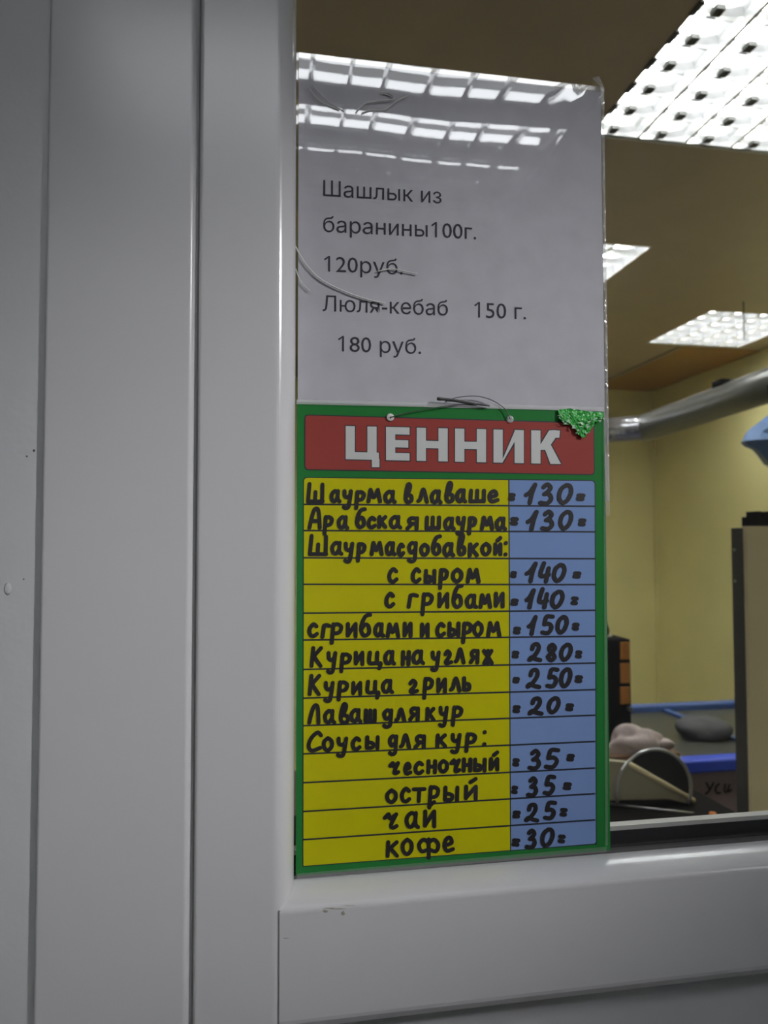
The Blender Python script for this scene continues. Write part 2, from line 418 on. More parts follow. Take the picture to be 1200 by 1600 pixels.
film_mesh().build('plastic_sleeve', M['film'], notice, smooth=True)
MB().box(SX0, SX1+.0012, .4786, .4789, SZ1-.0022, SZ1+.0012).build('sleeve_edge', M['tape'], notice)
MB().box(SX1-.001, SX1+.001, .4786, .4789, SZ0, SZ1).build('sleeve_edge', M['tape'], notice)

for pts, wd in (([(461, 384), (478, 413), (502, 437), (540, 456), (575, 468), (602, 474)], .0005), ([(462, 420), (470, 440), (484, 455)], .0004),
                ([(481, 135), (500, 158), (530, 172)], .0004), ([(488, 132), (512, 158), (538, 174)], .0003), ([(556, 176), (568, 163), (590, 158), (615, 155), (610, 147), (596, 144)], .0004),
                ([(565, 177), (580, 172), (600, 172), (620, 158), (636, 150)], .0004), ([(590, 424), (612, 420), (632, 424), (652, 428)], .0004)):
    MB().tube(bez([at(x, y, .4778) for x, y in pts], 6), wd, 6).build('film_crease', M['white'], notice, smooth=True)

def text_mesh(name, s, p0, p1, cap, Y, m, parent, bold=0.0, base=None):
    """one line of print: its left end at p0, right end at p1 (pixels on the board), capitals `cap` pixels high"""
    cu = bpy.data.curves.new(name, 'FONT'); cu.body = s.replace('1', '\U0001d7e3'); cu.size = 1; cu.offset = bold; cu.resolution_u = 3
    cu.fill_mode = 'NONE'
    tmp = bpy.data.objects.new('tmp', cu); COL.objects.link(tmp)
    bpy.context.view_layer.update()
    wire = bpy.data.meshes.new_from_object(tmp.evaluated_get(bpy.context.evaluated_depsgraph_get()))
    bpy.data.objects.remove(tmp); bpy.data.curves.remove(cu)
    # outline loops of the letters, each outer loop filled with its own holes
    nxt = {}
    for ed in wire.edges: nxt.setdefault(ed.vertices[0], []).append(ed.vertices[1]); nxt.setdefault(ed.vertices[1], []).append(ed.vertices[0])
    seen = set(); loops = []
    for ed in wire.edges:
        v = ed.vertices[0]
        if v in seen: continue
        lp = [v]; seen.add(v); cur = ed.vertices[1]
        while cur not in seen:
            seen.add(cur); lp.append(cur)
            n = [q for q in nxt[cur] if q not in seen]
            if not n: break
            cur = n[0]
        loops.append([Vector((wire.vertices[q].co.x, wire.vertices[q].co.y, 0)) for q in lp])
    bpy.data.meshes.remove(wire)
    def area(L): return sum(L[i-1].x*L[i].y-L[i].x*L[i-1].y for i in range(len(L)))/2
    def inside(p, L):
        c = False
        for i in range(len(L)):
            a, b = L[i-1], L[i]
            if (a.y > p.y) != (b.y > p.y) and p.x < (b.x-a.x)*(p.y-a.y)/(b.y-a.y)+a.x: c = not c
        return c
    loops = [L for L in loops if len(L) > 2]
    for L in loops:                       # a bowl that starts inside its own stem: start it at the stem's edge
        if len(L) >= 30 and abs(L[0].x-L[-1].x) < 1e-3:
            near = [p.x for p in L if .003 < p.x-L[0].x < .05]
            if near and len([q for q in near if abs(q-near[0]) < 1e-3]) >= 2:
                L[0].x = L[-1].x = near[0]+.0006
    loops.sort(key=lambda L: min(p.x for p in L))
    glyphs = []                           # loops that share a stretch of the line belong to one letter
    for L in loops:
        a, b = min(p.x for p in L), max(p.x for p in L)
        if glyphs and a < glyphs[-1][0]-1e-4: glyphs[-1][1].append(L); glyphs[-1][0] = max(glyphs[-1][0], b)
        else: glyphs.append([b, [L]])
    outer = []; holes_ = []
    for _, LL in glyphs:
        big = max(LL, key=lambda L: abs(area(L))); sg = 1 if area(big) > 0 else -1
        outer += [L for L in LL if area(L)*sg > 0]; holes_ += [L for L in LL if area(L)*sg <= 0]
    fill = MB()
    for L in outer:
        hs = [h for h in holes_ if inside(h[0], L) and max((o for o in outer if inside(h[0], o)), key=lambda o: abs(area(o))) is L]
        pts = L + [p for h in hs for p in h]
        fill.add([tuple(p) for p in pts], tessellate_polygon([L]+hs))
    me = bpy.data.meshes.new(name); me.from_pydata(fill.v, [], fill.f)
    bm = bmesh.new(); bm.from_mesh(me); bmesh.ops.split_edges(bm, edges=bm.edges); bm.to_mesh(me); bm.free()
    xs = [v.co.x for v in me.vertices]
    xa, xb = min(xs), max(xs)
    A = at(*p0, Y); B = at(*p1, Y); ch = cap*(at(p0[0], p0[1], Y)-at(p0[0], p0[1]+1, Y)).length
    for v in me.vertices:
        f = (v.co.x-xa)/(xb-xa); q = A+(B-A)*f
        v.co = Vector((q.x, Y, q.z + v.co.y/.729*ch))
    for i, pl in enumerate(me.polygons):
        for k in pl.vertices: me.vertices[k].co.y -= 1.5e-7*i
    me.update(); me.materials.clear(); me.materials.append(m)
    o = bpy.data.objects.new(name, me); COL.objects.link(o)
    o.parent = parent; o.matrix_parent_inverse = Matrix.Translation(-parent.location)
    return o
YT = .47915
for s, p0, p1 in [('Шашлык из', (505, 306), (690, 318)), ('баранины100г.', (505, 362), (744, 374)),
                  ('120руб.', (506, 424), (629, 429)), ('Люля-кебаб', (504, 486), (700, 493)), ('150 г.', (741, 496), (822, 499)),
                  ('180 руб.', (528, 549), (658, 553))]:
    text_mesh('printed_line', s, p0, p1, 25, YT, M['print'], notice, bold=.018)

# ------------------------------------------------------------------ price board
YBD = .4778
board = thing('price_board', (.136, YBD, 1.39), 'green framed price board with handwritten yellow and blue rows resting on the window rail', 'price board')
BX0, BX1, BZ0, BZ1 = .0288, .2432, 1.3868, 1.6908
MB().box(BX0, BX1, YBD, YBD+.0006, BZ0+.0016, BZ1).build('backing', M['green'], board)
def pane(pts, Y, name, m, out=0):
    q = [at(x, y, Y) for x, y in pts]
    return MB().sheet(q).build(name, m, board)
def rounded(pts, r, n=5):
    out = []
    for i, p in enumerate(pts):
        p = Vector(p); a = (Vector(pts[i-1])-p).normalized(); b = (Vector(pts[(i+1) % len(pts)])-p).normalized()
        ri = r[i] if isinstance(r, (list, tuple)) else r
        if ri == 0: out.append(tuple(p)); continue
        for k in range(n+1):
            t = k/n; q = (p+a*ri)*(1-t)**2 + p*2*t*(1-t) + (p+b*ri)*t*t
            out.append(tuple(q))
    return out
def grow(pts, d):
    c = Vector((sum(p[0] for p in pts)/len(pts), sum(p[1] for p in pts)/len(pts)))
    return [(p[0]+(d if p[0] > c.x else -d), p[1]+(d if p[1] > c.y else -d)) for p in pts]
hd = [(477, 649), (927, 662), (928, 741), (477, 733)]
pane(rounded(grow(hd, 1.6), 7), YBD-.00008, 'header_outline', M['line'])
header = pane(rounded(hd, 6), YBD-.00016, 'header_panel', M['red'])
rows = [(746.7, 751.7), (788, 791), (829, 831), (871.5, 873), (913, 913.4), (958, 953.6), (1000, 994), (1046, 1036),
        (1090.8, 1077.5), (1134, 1117.5), (1178, 1158.5), (1223, 1200), (1268, 1240), (1312, 1281), (1353, 1318)]
def rowy(i, x):
    l, r = rows[i]; return l+(r-l)*(x-475)/455
xl, xm, xr = 475, 795, 929
tbl = [(xl, rows[0][0]), (xr, rows[0][1]), (xr+2, rows[-1][1]), (xl-1, rows[-1][0])]
pane(rounded(grow(tbl, 1.5), [7, 7, 0, 0]), YBD-.00008, 'table_outline', M['line'])
names = pane(rounded([(xl, rows[0][0]), (xm-1, rowy(0, xm)), (xm+2, rowy(14, xm)), (xl-1, rows[-1][0])], [6, 0, 0, 0]), YBD-.00016, 'name_column', M['yellow'])
costs = pane(rounded([(xm+1, rowy(0, xm)), (xr, rows[0][1]), (xr+2, rows[-1][1]), (xm+3.5, rowy(14, xm))], [0, 6, 4, 0]), YBD-.00016, 'price_column', M['blue'])
g = MB()
def seg(m, a, b, w, Y):
    a = Vector(a); b = Vector(b); d = (b-a).normalized(); n = Vector((-d.y, d.x))*w/2
    m.sheet([at(*p, Y) for p in (a+n, b+n, b-n, a-n)], nextlift())
for i in range(1, 14): seg(g, (xl-1, rowy(i, xl)), (xr+1, rowy(i, xr)), 2.6, YBD-.00024)
g.build('row_rules', M['line'], board)
V_, H_ = 14.5, 11.5                        # stem and bar widths in pixels
def header_letters():
    out = []
    def quad(x0, x1, y0, y1): out.append([(x0, y0), (x1, y0), (x1, y1), (x0, y1)])
    def T_(x): return 665.5+(x-540)*.0235     # tops and feet of the capitals
    def B_(x): return 717.5+(x-540)*.0225
    def stem(x): out.append([(x, T_(x)), (x+V_, T_(x+V_)), (x+V_, B_(x+V_)), (x, B_(x))])
    def bar(x0, x1, f): 
        ya, yb = T_(x0)+(B_(x0)-T_(x0)-H_)*f, T_(x1)+(B_(x1)-T_(x1)-H_)*f
        out.append([(x0, ya), (x1, yb), (x1, yb+H_), (x0, ya+H_)])
    stem(540); stem(574); bar(540, 592, 1); quad(581, 593, 717, 730)                     # Ts
    stem(603); bar(603, 640, 0); bar(603, 638, .5); bar(603, 640, 1)                     # Ye
    stem(651); stem(685); bar(651, 699, .5)                                              # N
    stem(711); stem(745); bar(711, 759, .5)                                              # N
    stem(771); stem(804); out.append([(783, B_(785)), (805, T_(805)), (808, T_(808)+16), (783, B_(783)-1)][:3] + [(806, T_(806)+15), (785, B_(785))])   # I
    stem(830); out.append([(843, 697), (858, 672.5), (866, 672), (875, 673), (874, 684), (868, 684), (855, 703), (843, 703)])  # K
    out.append([(848, 693), (858, 690), (876.5, 725), (860, 725)])
    return out
ol = MB(); lt = MB()
for q in header_letters():
    c = Vector((sum(p[0] for p in q)/len(q), sum(p[1] for p in q)/len(q)))
    for dx, dy in ((-1.4, -1.4), (1.4, -1.4), (1.4, 1.6), (-1.4, 1.6)):
        ol.sheet([at(p[0]+dx, p[1]+dy, YBD-.00018) for p in q], nextlift()*.2)
    lt.sheet([at(p[0], p[1], YBD-.00034) for p in q], nextlift()*.5)
ol.build('header_lettering_outline', M['line'], header); lt.build('header_lettering', M['letter'], header)

# marker handwriting: pen strokes of each letter in a box 1 wide, x-height 1
G = {
 'а': ['(.78,.85)(.42,1)(.06,.6)(.14,.12)(.45,.03)(.75,.4)', '(.80,1)(.76,.25)(.98,0)'],
 'б': ['(.95,1.72)(.5,1.6)(.16,1.0)(.08,.4)(.4,0)(.85,.25)(.78,.8)(.45,.92)(.15,.6)'],
 'в': ['(.12,.45)(.55,1.05)(.72,1.6)(.48,1.75)(.25,1.2)(.12,.35)(.38,0)(.85,.12)(.85,.58)(.4,.7)'],
 'г': ['(.08,0)(.28,.9)', '(.28,.92)(.62,.98)(.98,.9)'],
 'Г': ['(.1,.75)(.42,1)(.78,.8)(.62,.5)(.15,.12)(.4,.02)(.98,.12)'],
 'д': ['(.75,.9)(.36,1)(.06,.62)(.28,.15)(.74,.45)', '(.80,1)(.74,.2)(.66,-.45)(.35,-.62)(.06,-.5)'],
 'е': ['(.12,.42)(.8,.62)(.66,.98)(.3,.92)(.06,.45)(.32,.03)(.95,.16)'],
 'и': ['(.12,1)(.1,.05)', '(.1,.08)(.82,.95)', '(.86,1)(.86,0)'],
 'й': ['(.12,1)(.1,.05)', '(.1,.08)(.82,.95)', '(.86,1)(.86,0)', '(.45,1.35)(.85,1.62)'],
 'к': ['(.14,1)(.08,0)', '(.9,1)(.15,.45)', '(.35,.55)(.92,.02)'],
 'К': ['(.25,1.6)(.08,0)', '(.95,1.6)(.18,.75)', '(.3,.85)(.9,0)'],
 'л': ['(.0,.08)(.2,.25)(.45,1)(.62,.95)(.92,0)'],
 'Л': ['(.05,0)(.25,.9)(.5,1.6)(.8,1.5)(.88,0)'],
 'м': ['(.04,0)(.2,1)', '(.2,1)(.46,.35)(.76,1)', '(.76,1)(.94,0)'],
 'н': ['(.14,1)(.1,0)', '(.12,.5)(.86,.52)', '(.9,1)(.86,0)'],
 'о': ['(.5,1)(.1,.7)(.1,.25)(.48,0)(.88,.3)(.88,.75)(.5,1)'],
 'р': ['(.2,1)(.12,.3)(.04,-.55)', '(.14,.8)(.5,1)(.92,.78)(.72,.32)(.15,.22)'],
 'с': ['(.92,.82)(.55,1)(.12,.6)(.16,.15)(.55,0)(.96,.2)'],
 'С': ['(.95,1.35)(.7,1.6)(.25,1.1)(.05,.4)(.3,0)(.9,.25)'],
 'т': ['(.0,.98)(1,1)', '(.52,1)(.45,0)'],
 'у': ['(.1,1)(.14,.55)(.45,.42)(.75,.6)', '(.88,1)(.72,.1)(.55,-.5)(.25,-.6)(.02,-.5)'],
 'ф': ['(.5,.75)(.25,.98)(.03,.6)(.15,.12)(.48,.25)', '(.5,.75)(.75,.98)(.97,.6)(.85,.12)(.52,.25)', '(.5,1)(.5,-.35)'],
 'х': ['(.05,1)(.95,0)', '(.9,1)(.08,0)', '(.5,1)(.5,0)'],
 'ц': ['(.12,1)(.08,.1)(.7,.1)', '(.72,1)(.7,.1)(.98,.05)(.86,-.4)'],
 'ч': ['(.0,.72)(.3,.98)(.38,.7)(.62,.78)(.92,.98)', '(.92,.98)(.5,.25)(.62,.02)(.95,.15)'],
 'ш': ['(.1,1)(.06,.05)', '(.06,.05)(.92,.08)', '(.5,1)(.48,.08)', '(.94,1)(.92,.05)'],
 'Ш': ['(.16,1.65)(.06,.02)', '(.06,.04)(.95,.04)', '(.52,.9)(.48,.05)', '(.94,1.6)(.92,.02)'],
 'ы': ['(.12,1)(.08,.05)', '(.08,.05)(.5,.08)(.55,.42)(.12,.55)', '(.92,1)(.9,0)'],
 'ь': ['(.12,1)(.08,.05)', '(.08,.05)(.85,.08)(.85,.48)(.12,.55)'],
 'я': ['(.9,1)(.86,0)', '(.88,.95)(.4,1)(.2,.72)(.42,.48)(.88,.5)', '(.5,.48)(.08,.02)'],
 'А': ['(.06,0)(.3,1.1)(.5,1.65)(.8,1.55)(.92,0)', '(.2,.6)(.85,.6)'],
 ':': ['(.45,.08)(.5,.1)', '(.55,1.1)(.6,1.12)'],
 '0': ['(.58,.98)(.2,.75)(.05,.32)(.3,.02)(.7,.2)(.95,.62)(.85,.93)(.58,.98)'],
 '1': ['(.06,.42)(.45,.58)(.92,.98)', '(.92,.98)(.62,.5)(.42,0)'],
 '2': ['(.3,.68)(.42,.92)(.75,.95)(.82,.68)(.5,.3)(.08,.05)(.25,.2)(.6,.1)(.95,.04)'],
 '3': ['(.3,.85)(.62,1)(.88,.82)(.62,.6)(.4,.5)(.75,.5)(.92,.25)(.6,.02)(.05,.05)'],
 '4': ['(.42,1)(.06,.32)(.9,.36)', '(.9,.72)(.62,0)'],
 '5': ['(.95,.95)(.42,.95)(.22,.52)', '(.22,.52)(.62,.55)(.85,.35)(.55,.04)(.04,.06)'],
 '8': ['(.55,.5)(.2,.75)(.55,.98)(.9,.78)(.55,.5)(.08,.25)(.45,.02)(.85,.22)(.55,.5)'],
 '=': ['(.18,.95)(.95,.9)', '(.05,.12)(.78,.05)'],
}
def strokes(ch):
    out = []
    for s in G[ch]:
        pts = [tuple(float(c) for c in p.split(',')) for p in s.strip('()').split(')(')]
        out.append(pts)
    return out
def pen(m, ch, x0, x1, yb, xh, Y, wpx):
    """the strokes of one letter; x0..x1 and baseline yb in pixels, x-height xh"""
    for pts in strokes(ch):
        P = [(x0+p[0]*(x1-x0), yb-p[1]*xh) for p in pts]
        Q = bez([(a, b, 0) for a, b in P], 5) if len(P) > 2 else [Vector((a, b, 0)) for a, b in P]
        for i, q in enumerate(Q):
            m.sheet([at(q.x+wpx/2*math.cos(k*math.pi/6), q.y+wpx/2*math.sin(k*math.pi/6), Y) for k in range(12)], nextlift())
            if i:
                p = Q[i-1]
                if (q-p).length > .05: seg(m, (p.x, p.y), (q.x, q.y), wpx, Y)
def z2(ox, oy, k, L): return [(c, ox+a/k, ox+b/k) for c, a, b in L]
K = 1200/340
NAMES = [  # letters with their extents (zoomed px), baseline left/right, x-height
 (740, 163, 163, 62, [('Ш',65,165),('а',198,255),('у',268,322),('р',335,392),('м',402,482),('а',495,560),('в',605,655),('л',680,740),('а',752,812),('в',830,882),('а',892,948),('ш',962,1056),('е',1068,1128)]),
 (740, 303, 310, 60, [('А',75,150),('р',160,215),('а',238,298),('б',338,395),('с',402,450),('к',460,510),('а',525,590),('я',615,688),('ш',720,808),('а',825,885),('у',895,945),('р',958,1005),('м',1028,1100),('а',1110,1168)]),
 (740, 452, 455, 62, [('Ш',75,185),('а',202,265),('у',275,330),('р',345,395),('м',420,490),('а',503,558),('с',570,606),('д',625,685),('о',693,745),('б',758,810),('а',820,882),('в',898,946),('к',960,1015),('о',1030,1085),('й',1100,1146),(':',1150,1180)]),
 (740, 602, 605, 68, [('с',515,570),('с',645,697),('ы',715,782),('р',798,850),('о',868,930),('м',950,1025)]),
 (910, 143, 143, 70, [('с',500,552),('г',622,682),('р',700,768),('и',790,856),('б',870,930),('а',945,1008),('м',1020,1088),('и',1102,1160)]),
 (910, 306, 298, 68, [('с',75,130),('г',148,198),('р',200,268),('и',285,350),('б',360,425),('а',440,496),('м',508,582),('и',600,652),('и',695,746),('с',780,832),('ы',845,915),('р',925,982),('о',985,1042),('м',1062,1140)]),
 (910, 466, 446, 66, [('К',85,155),('у',180,236),('р',252,316),('и',330,386),('ц',405,482),('а',495,556),('н',590,640),('а',650,716),('у',755,806),('Г',825,870),('л',885,942),('я',965,1020),('х',1040,1096)]),
 (1040, 168, 140, 66, [('К',75,145),('у',165,222),('р',238,300),('и',315,375),('ц',395,470),('а',482,545),('Г',632,682),('р',710,768),('и',785,842),('л',860,920),('ь',928,972)]),
 (1040, 324, 296, 62, [('Л',75,145),('а',162,226),('в',245,305),('а',308,370),('ш',385,452),('д',488,550),('л',558,616),('я',630,692),('к',725,776),('у',798,850),('р',868,930)]),
 (1040, 478, 440, 66, [('С',70,155),('о',155,216),('у',235,297),('с',315,366),('ы',390,470),('д',520,576),('л',583,642),('я',660,726),('к',780,840),('у',865,922),('р',942,1006),(':',1035,1062)]),
 (1040, 626, 578, 62, [('ч',525,580),('е',605,646),('с',660,712),('н',730,786),('о',795,850),('ч',862,916),('н',925,980),('ы',985,1060),('й',1075,1130)]),
 (1180, 292, 240, 72, [('о',505,568),('с',585,640),('т',655,722),('р',738,802),('ы',820,910),('й',935,1015)]),
 (1180, 430, 384, 80, [('ч',495,572),('а',612,688),('й',710,785)]),
 (1180, 590, 520, 78, [('к',505,575),('о',590,656),('ф',680,802),('е',820,882)]),
]
YI = YBD-.00045
for oy, bl, br, xh, L in NAMES:
    m = MB()
    for c, a, b in L:
        x0, x1 = 460+a/K, 460+b/K
        yb = oy+(bl+(br-bl)*((a+b)/2-60)/1110)/K
        pen(m, c, x0+1.2, x1-1.2, yb-2.0+random.uniform(-1, 1), xh/K*random.uniform(.97, 1.1)-1.2, YI, 6.3)
    m.build('handwritten_item', M['marker'], names)
D5, D6, D7 = (740, 1200/170), (910, 1200/170), (1100, 1133/170)
PRICES = [
 (D5, [('=',65,145,215,300),('1',235,390,100,340),('3',395,568,100,350),('0',600,785,105,345),('=',815,915,220,300)]),
 (D5, [('=',85,180,480,570),('1',260,405,400,630),('3',415,578,400,630),('0',615,785,400,628),('=',838,925,495,580)]),
 (D5, [('=',90,158,1075,1150),('1',245,395,970,1205),('4',395,542,970,1205),('0',545,710,985,1205),('=',778,870,1080,1155)]),
 (D6, [('=',92,178,180,255),('1',245,372,65,295),('4',385,520,55,292),('0',525,690,80,295),('=',755,840,155,250)]),
 (D6, [('=',120,205,490,572),('1',270,392,360,585),('5',418,580,350,582),('0',585,735,360,575),('=',770,850,445,530)]),
 (D6, [('=',105,185,755,838),('2',272,442,655,882),('8',480,608,665,880),('0',625,780,665,875),('=',805,880,750,838)]),
 (D6, [('=',112,192,1045,1112),('2',250,432,940,1180),('5',475,632,935,1170),('0',625,775,935,1168),('=',800,888,1025,1108)]),
 (D6, [('=',115,200,1355,1440),('2',272,458,1255,1472),('0',488,646,1255,1455),('=',695,790,1335,1420)]),
 (D7, [('=',105,180,565,650),('3',260,408,470,690),('5',432,606,455,680),('=',670,752,520,595)]),
 (D7, [('=',95,162,850,938),('3',248,376,755,970),('5',422,562,735,952),('=',632,722,815,895)]),
 (D7, [('=',105,190,1110,1190),('2',222,386,1025,1238),('5',422,572,1005,1212),('=',598,678,1082,1172)]),
 (D7, [('=',95,186,1400,1485),('3',232,362,1300,1512),('0',392,548,1285,1498),('=',578,658,1360,1450)]),
]
for (oy, k), L in PRICES:
    m = MB()
    for c, a, b, t, bt in L:
        wd = 6.7
        pen(m, c, 785+a/k+2.6, 785+b/k-2.6, oy+bt/k-2.6, (bt-t)/k-5.2, YI, wd)
    m.build('handwritten_price', M['marker'], costs)
# laminate: a clear cover and its see-through margins
MB().sheet([(BX0-.0004, YBD-.0008, BZ0+.001), (BX1+.0006, YBD-.0008, BZ0+.001), (BX1+.0006, YBD-.0008, BZ1+.001), (BX0-.0004, YBD-.0008, BZ1+.001)]).build('laminate_cover', M['laminate'], board)
e = MB()
e.sheet([at(x, y, YBD-.0009) for x, y in ((463, 624), (943, 636), (943, 642.5), (463, 631.5))])
e.build('laminate_margin', M['edge'], board); e = MB()
e.sheet([at(x, y, YBD-.0009) for x, y in ((942.5, 642), (947, 642), (950, 1321), (946, 1321))])
e.sheet([at(x, y, YBD-.0009) for x, y in ((464, 1365), (948, 1323), (948, 1331), (464, 1374))])
e.build('laminate_margin', M['dimedge'], board)
hl = MB()
for px, py in ((610, 652), (797, 655)):
    c = at(px, py, YBD-.001); r = .0026
    ring = [(c.x+r*math.cos(k*math.pi/8), YBD-.001, c.z+r*math.sin(k*math.pi/8)) for k in range(16)]
    MB().loft([[(c.x+(p[0]-c.x)*s, YBD-.001-d, c.z+(p[2]-c.z)*s) for p in ring] for s, d in ((.2, 0), (.9, .0002), (1, 0))], caps=True).build('hanging_hole', M['white'] if px < 700 else M['edge'], board, smooth=True)
# wire loop of the board
p = [(610, 652), (640, 644), (680, 637), (720, 632), (745, 634)]
m = MB().tube(bez([at(x, y, YBD-.0022) for x, y in p], 5), .0003, 6)
p = [(797, 655), (790, 640), (770, 626), (745, 619), (715, 621), (695, 628)]
m.tube(bez([at(x, y, YBD-.0022) for x, y in p], 5), .0003, 6)
p = [(683, 623), (705, 625), (735, 630), (765, 634)]
m.tube(bez([at(x, y, YBD-.003) for x, y in p], 4), [.0011, .0012]+[.0010]*7+[.0007]*3+[.0004], 8)
m.build('hanging_wire', M['wire'], board, smooth=True)

# green tape on the board's corner
tape = thing('green_tape', at(905, 660, .476), 'crumpled bright green tape with torn whitish edge on corner of the price board', 'tape')
m = MB(); top = [(872, 640), (890, 638), (915, 642), (943, 645)]
bot = [(874, 653), (884, 664), (896, 666), (903, 678), (912, 684), (922, 674), (930, 660), (943, 655)]
vs = []
def lerp(L, f):
    x = f*(len(L)-1); i = min(int(x), len(L)-2); t = x-i
    return (L[i][0]+(L[i+1][0]-L[i][0])*t, L[i][1]+(L[i+1][1]-L[i][1])*t)
nx, ny = 28, 8
for j in range(ny+1):
    for i in range(nx+1):
        a = lerp(top, i/nx); b = lerp(bot, i/nx); t = j/ny
        jag = random.uniform(-2, 2) if j == ny else 0
        q = at(a[0]+(b[0]-a[0])*t, a[1]+(b[1]-a[1])*t+jag, .4762-.0012*abs(math.sin(i*.9+j*1.7))*t)
        vs.append(q)
fs = [(j*(nx+1)+i, j*(nx+1)+i+1, (j+1)*(nx+1)+i+1, (j+1)*(nx+1)+i) for j in range(ny) for i in range(nx)]
m.add(vs, fs); m.build('tape_strip', M['gtape'], tape)
for k in range(1):
    m = MB()
    for i in range(34):
        a = lerp(top, i/33); b = lerp(bot, i/33); t = random.uniform(.45, 1.0)
        c = (a[0]+(b[0]-a[0])*t+random.uniform(-2, 2), a[1]+(b[1]-a[1])*t)
        m.sheet([at(c[0]+random.uniform(-4.5, 4.5), c[1]+random.uniform(-3, 4), .4747-random.uniform(0, .0006)) for _ in range(3)])
    m.build('torn_edge', M['torn'], tape)
# clear tapes
def cleartape(name, pts, Y, label):
    c = at(*pts[0], Y); t = MB(); n = 6
    t.sheet([at(x, y, Y-random.uniform(0, .0006)) for x, y in pts])
    o = t.build(name, M['tape'])
    return tag(o, label, 'tape')
cleartape('clear_tape', [(925, 122), (935, 119), (941, 128), (944, 141), (941, 156), (936, 150), (938, 136)], .4783, 'small crumpled clear tape at top right corner of the notice')
cleartape('clear_tape', [(944.5, 708), (952, 708), (953, 806), (947, 808)], .4765, 'pale tape strip on the glass along the right edge of price board')

# ------------------------------------------------------------------ things inside the shop
# upright beige panel with dark edge
yp0, yp1 = 1.50, 1.552
xa = at(1170, 1000, yp0).x; zt_ = at(1170, 822, yp0).z
pn = thing('standing_panel', (xa+.25, (yp0+yp1)/2, 0), 'tall beige panel with a dark edge standing in the shop at right', 'panel')
MB().box(xa+.0, xa+.5, yp0, yp0+.012, 0, zt_).build('panel_face', M['beige'], pn)
MB().box(xa-.0015, xa+.498, yp0+.012, yp1, 0, zt_-.004).build('dark_edge', M['darkside'], pn)
for py in (859, 908):
    c = at(1152, py, 1.54); MB().tube([(xa-.0035, c.y, c.z), (xa-.001, c.y, c.z)], .0035, 10).build('screw', M['screw'], pn)
# toothed tray on the panel
a = at(1169, 820, yp0+.03)
tr = thing('toothed_tray', (a.x+.1, yp0+.03, zt_), 'small dark toothed tray on top of the beige panel', 'tray')
m = MB().box(a.x, a.x+.3, yp0+.004, yp1, zt_, zt_+.022); m.build('tray_body', M['dark'], tr)
m = MB()
for i in range(10): m.box(a.x+.004+i*.03, a.x+.02+i*.03, yp0+.01, yp1-.01, zt_+.022, zt_+.034)
m.build('teeth', M['dark'], tr)

# chest freezer
FZ = .95
fy0, fy1 = 2.02, 2.70
fx0, fx1 = 1.10, 2.45
fz = thing('chest_freezer', ((fx0+fx1)/2, (fy0+fy1)/2, 0), 'chest freezer with blue rims and a sloping glass lid below the yellow wall', 'freezer')
MB().box(fx0+.02, fx1-.02, fy0+.015, fy1-.015, .05, FZ-.02).build('freezer_body', M['front'], fz, bevel=.01)
MB().box(fx0, fx1, fy0-.01, fy0+.045, FZ-.04, FZ).build('front_rim', M['bluepl'], fz, bevel=.008)
MB().box(fx0, fx1, fy1-.05, fy1, FZ-.04, FZ+.012).build('back_rim', M['bluerim'], fz, bevel=.008)
MB().box(fx0, fx0+.04, fy0, fy1, FZ-.04, FZ).build('side_rim', M['bluerim'], fz, bevel=.006)
MB().box(fx1-.04, fx1, fy0, fy1, FZ-.04, FZ).build('side_rim', M['bluerim'], fz, bevel=.006)
MB().box(fx0+.04, fx1-.04, fy0+.04, fy1-.05, FZ-.03, FZ-.012).build('glass_lid', M['lid'], fz)
MB().box(1.575, 1.60, fy0+.04, fy1-.05, FZ-.012, FZ-.002).build('lid_rail', M['bluerim'], fz)
yw = fy0+.0145
for pts in ([(1078, 1228), (1082, 1240)], [(1103, 1222), (1108, 1232)], [(1115, 1222), (1109, 1234), (1102, 1241)], [(1124, 1224), (1118, 1231), (1120, 1239), (1126, 1238)], [(1133, 1224), (1132, 1237), (1137, 1236)], [(1140, 1225), (1137, 1237), (1143, 1233)]):
    Q = bez([at(x, y, yw) for x, y in pts], 4); MB().tube(Q, .003, 6).build('scrawled_letter', M['dark'], fz)
# bundle lying on the freezer lid
def blob(name, c, r, m, label, cat, seed=1, squash=(1, 1, 1), rough=.12, parent=None):
    rnd = random.Random(seed); bm = bmesh.new(); bmesh.ops.create_icosphere(bm, subdivisions=4, radius=1)
    dirs = [(Vector((rnd.uniform(-1, 1), rnd.uniform(-1, 1), rnd.uniform(-1, 1))).normalized(), rnd.uniform(2, 6), rnd.uniform(0, 6)) for _ in range(9)]
    for v in bm.verts:
        k = sum(math.sin(d.dot(v.co)*f+p) for d, f, p in dirs)/9*2
        v.co = v.co*(1+rough*k)
    zmin = min(v.co.z for v in bm.verts)
    for v in bm.verts:
        z = max(v.co.z, -.75)
        v.co = Vector((v.co.x*r*squash[0], v.co.y*r*squash[1], z*r*squash[2]))
    me = bpy.data.meshes.new(name); bm.to_mesh(me); bm.free()
    for p in me.polygons: p.use_smooth = True
    me.materials.append(m); o = bpy.data.objects.new(name, me); COL.objects.link(o); o.location = c
    if parent: o.parent = parent; o.matrix_parent_inverse = Matrix.Translation(-parent.location)
    else: tag(o, label, cat)
    return o
c = at(1100, 1150, 2.28)
blob('grey_bundle', (c.x, 2.28, FZ-.011+.0295), .06, M['bundle'], 'dark grey bundle lying on the glass lid of the freezer', 'bundle', 3, (1.35, 1.2, .65), .24)

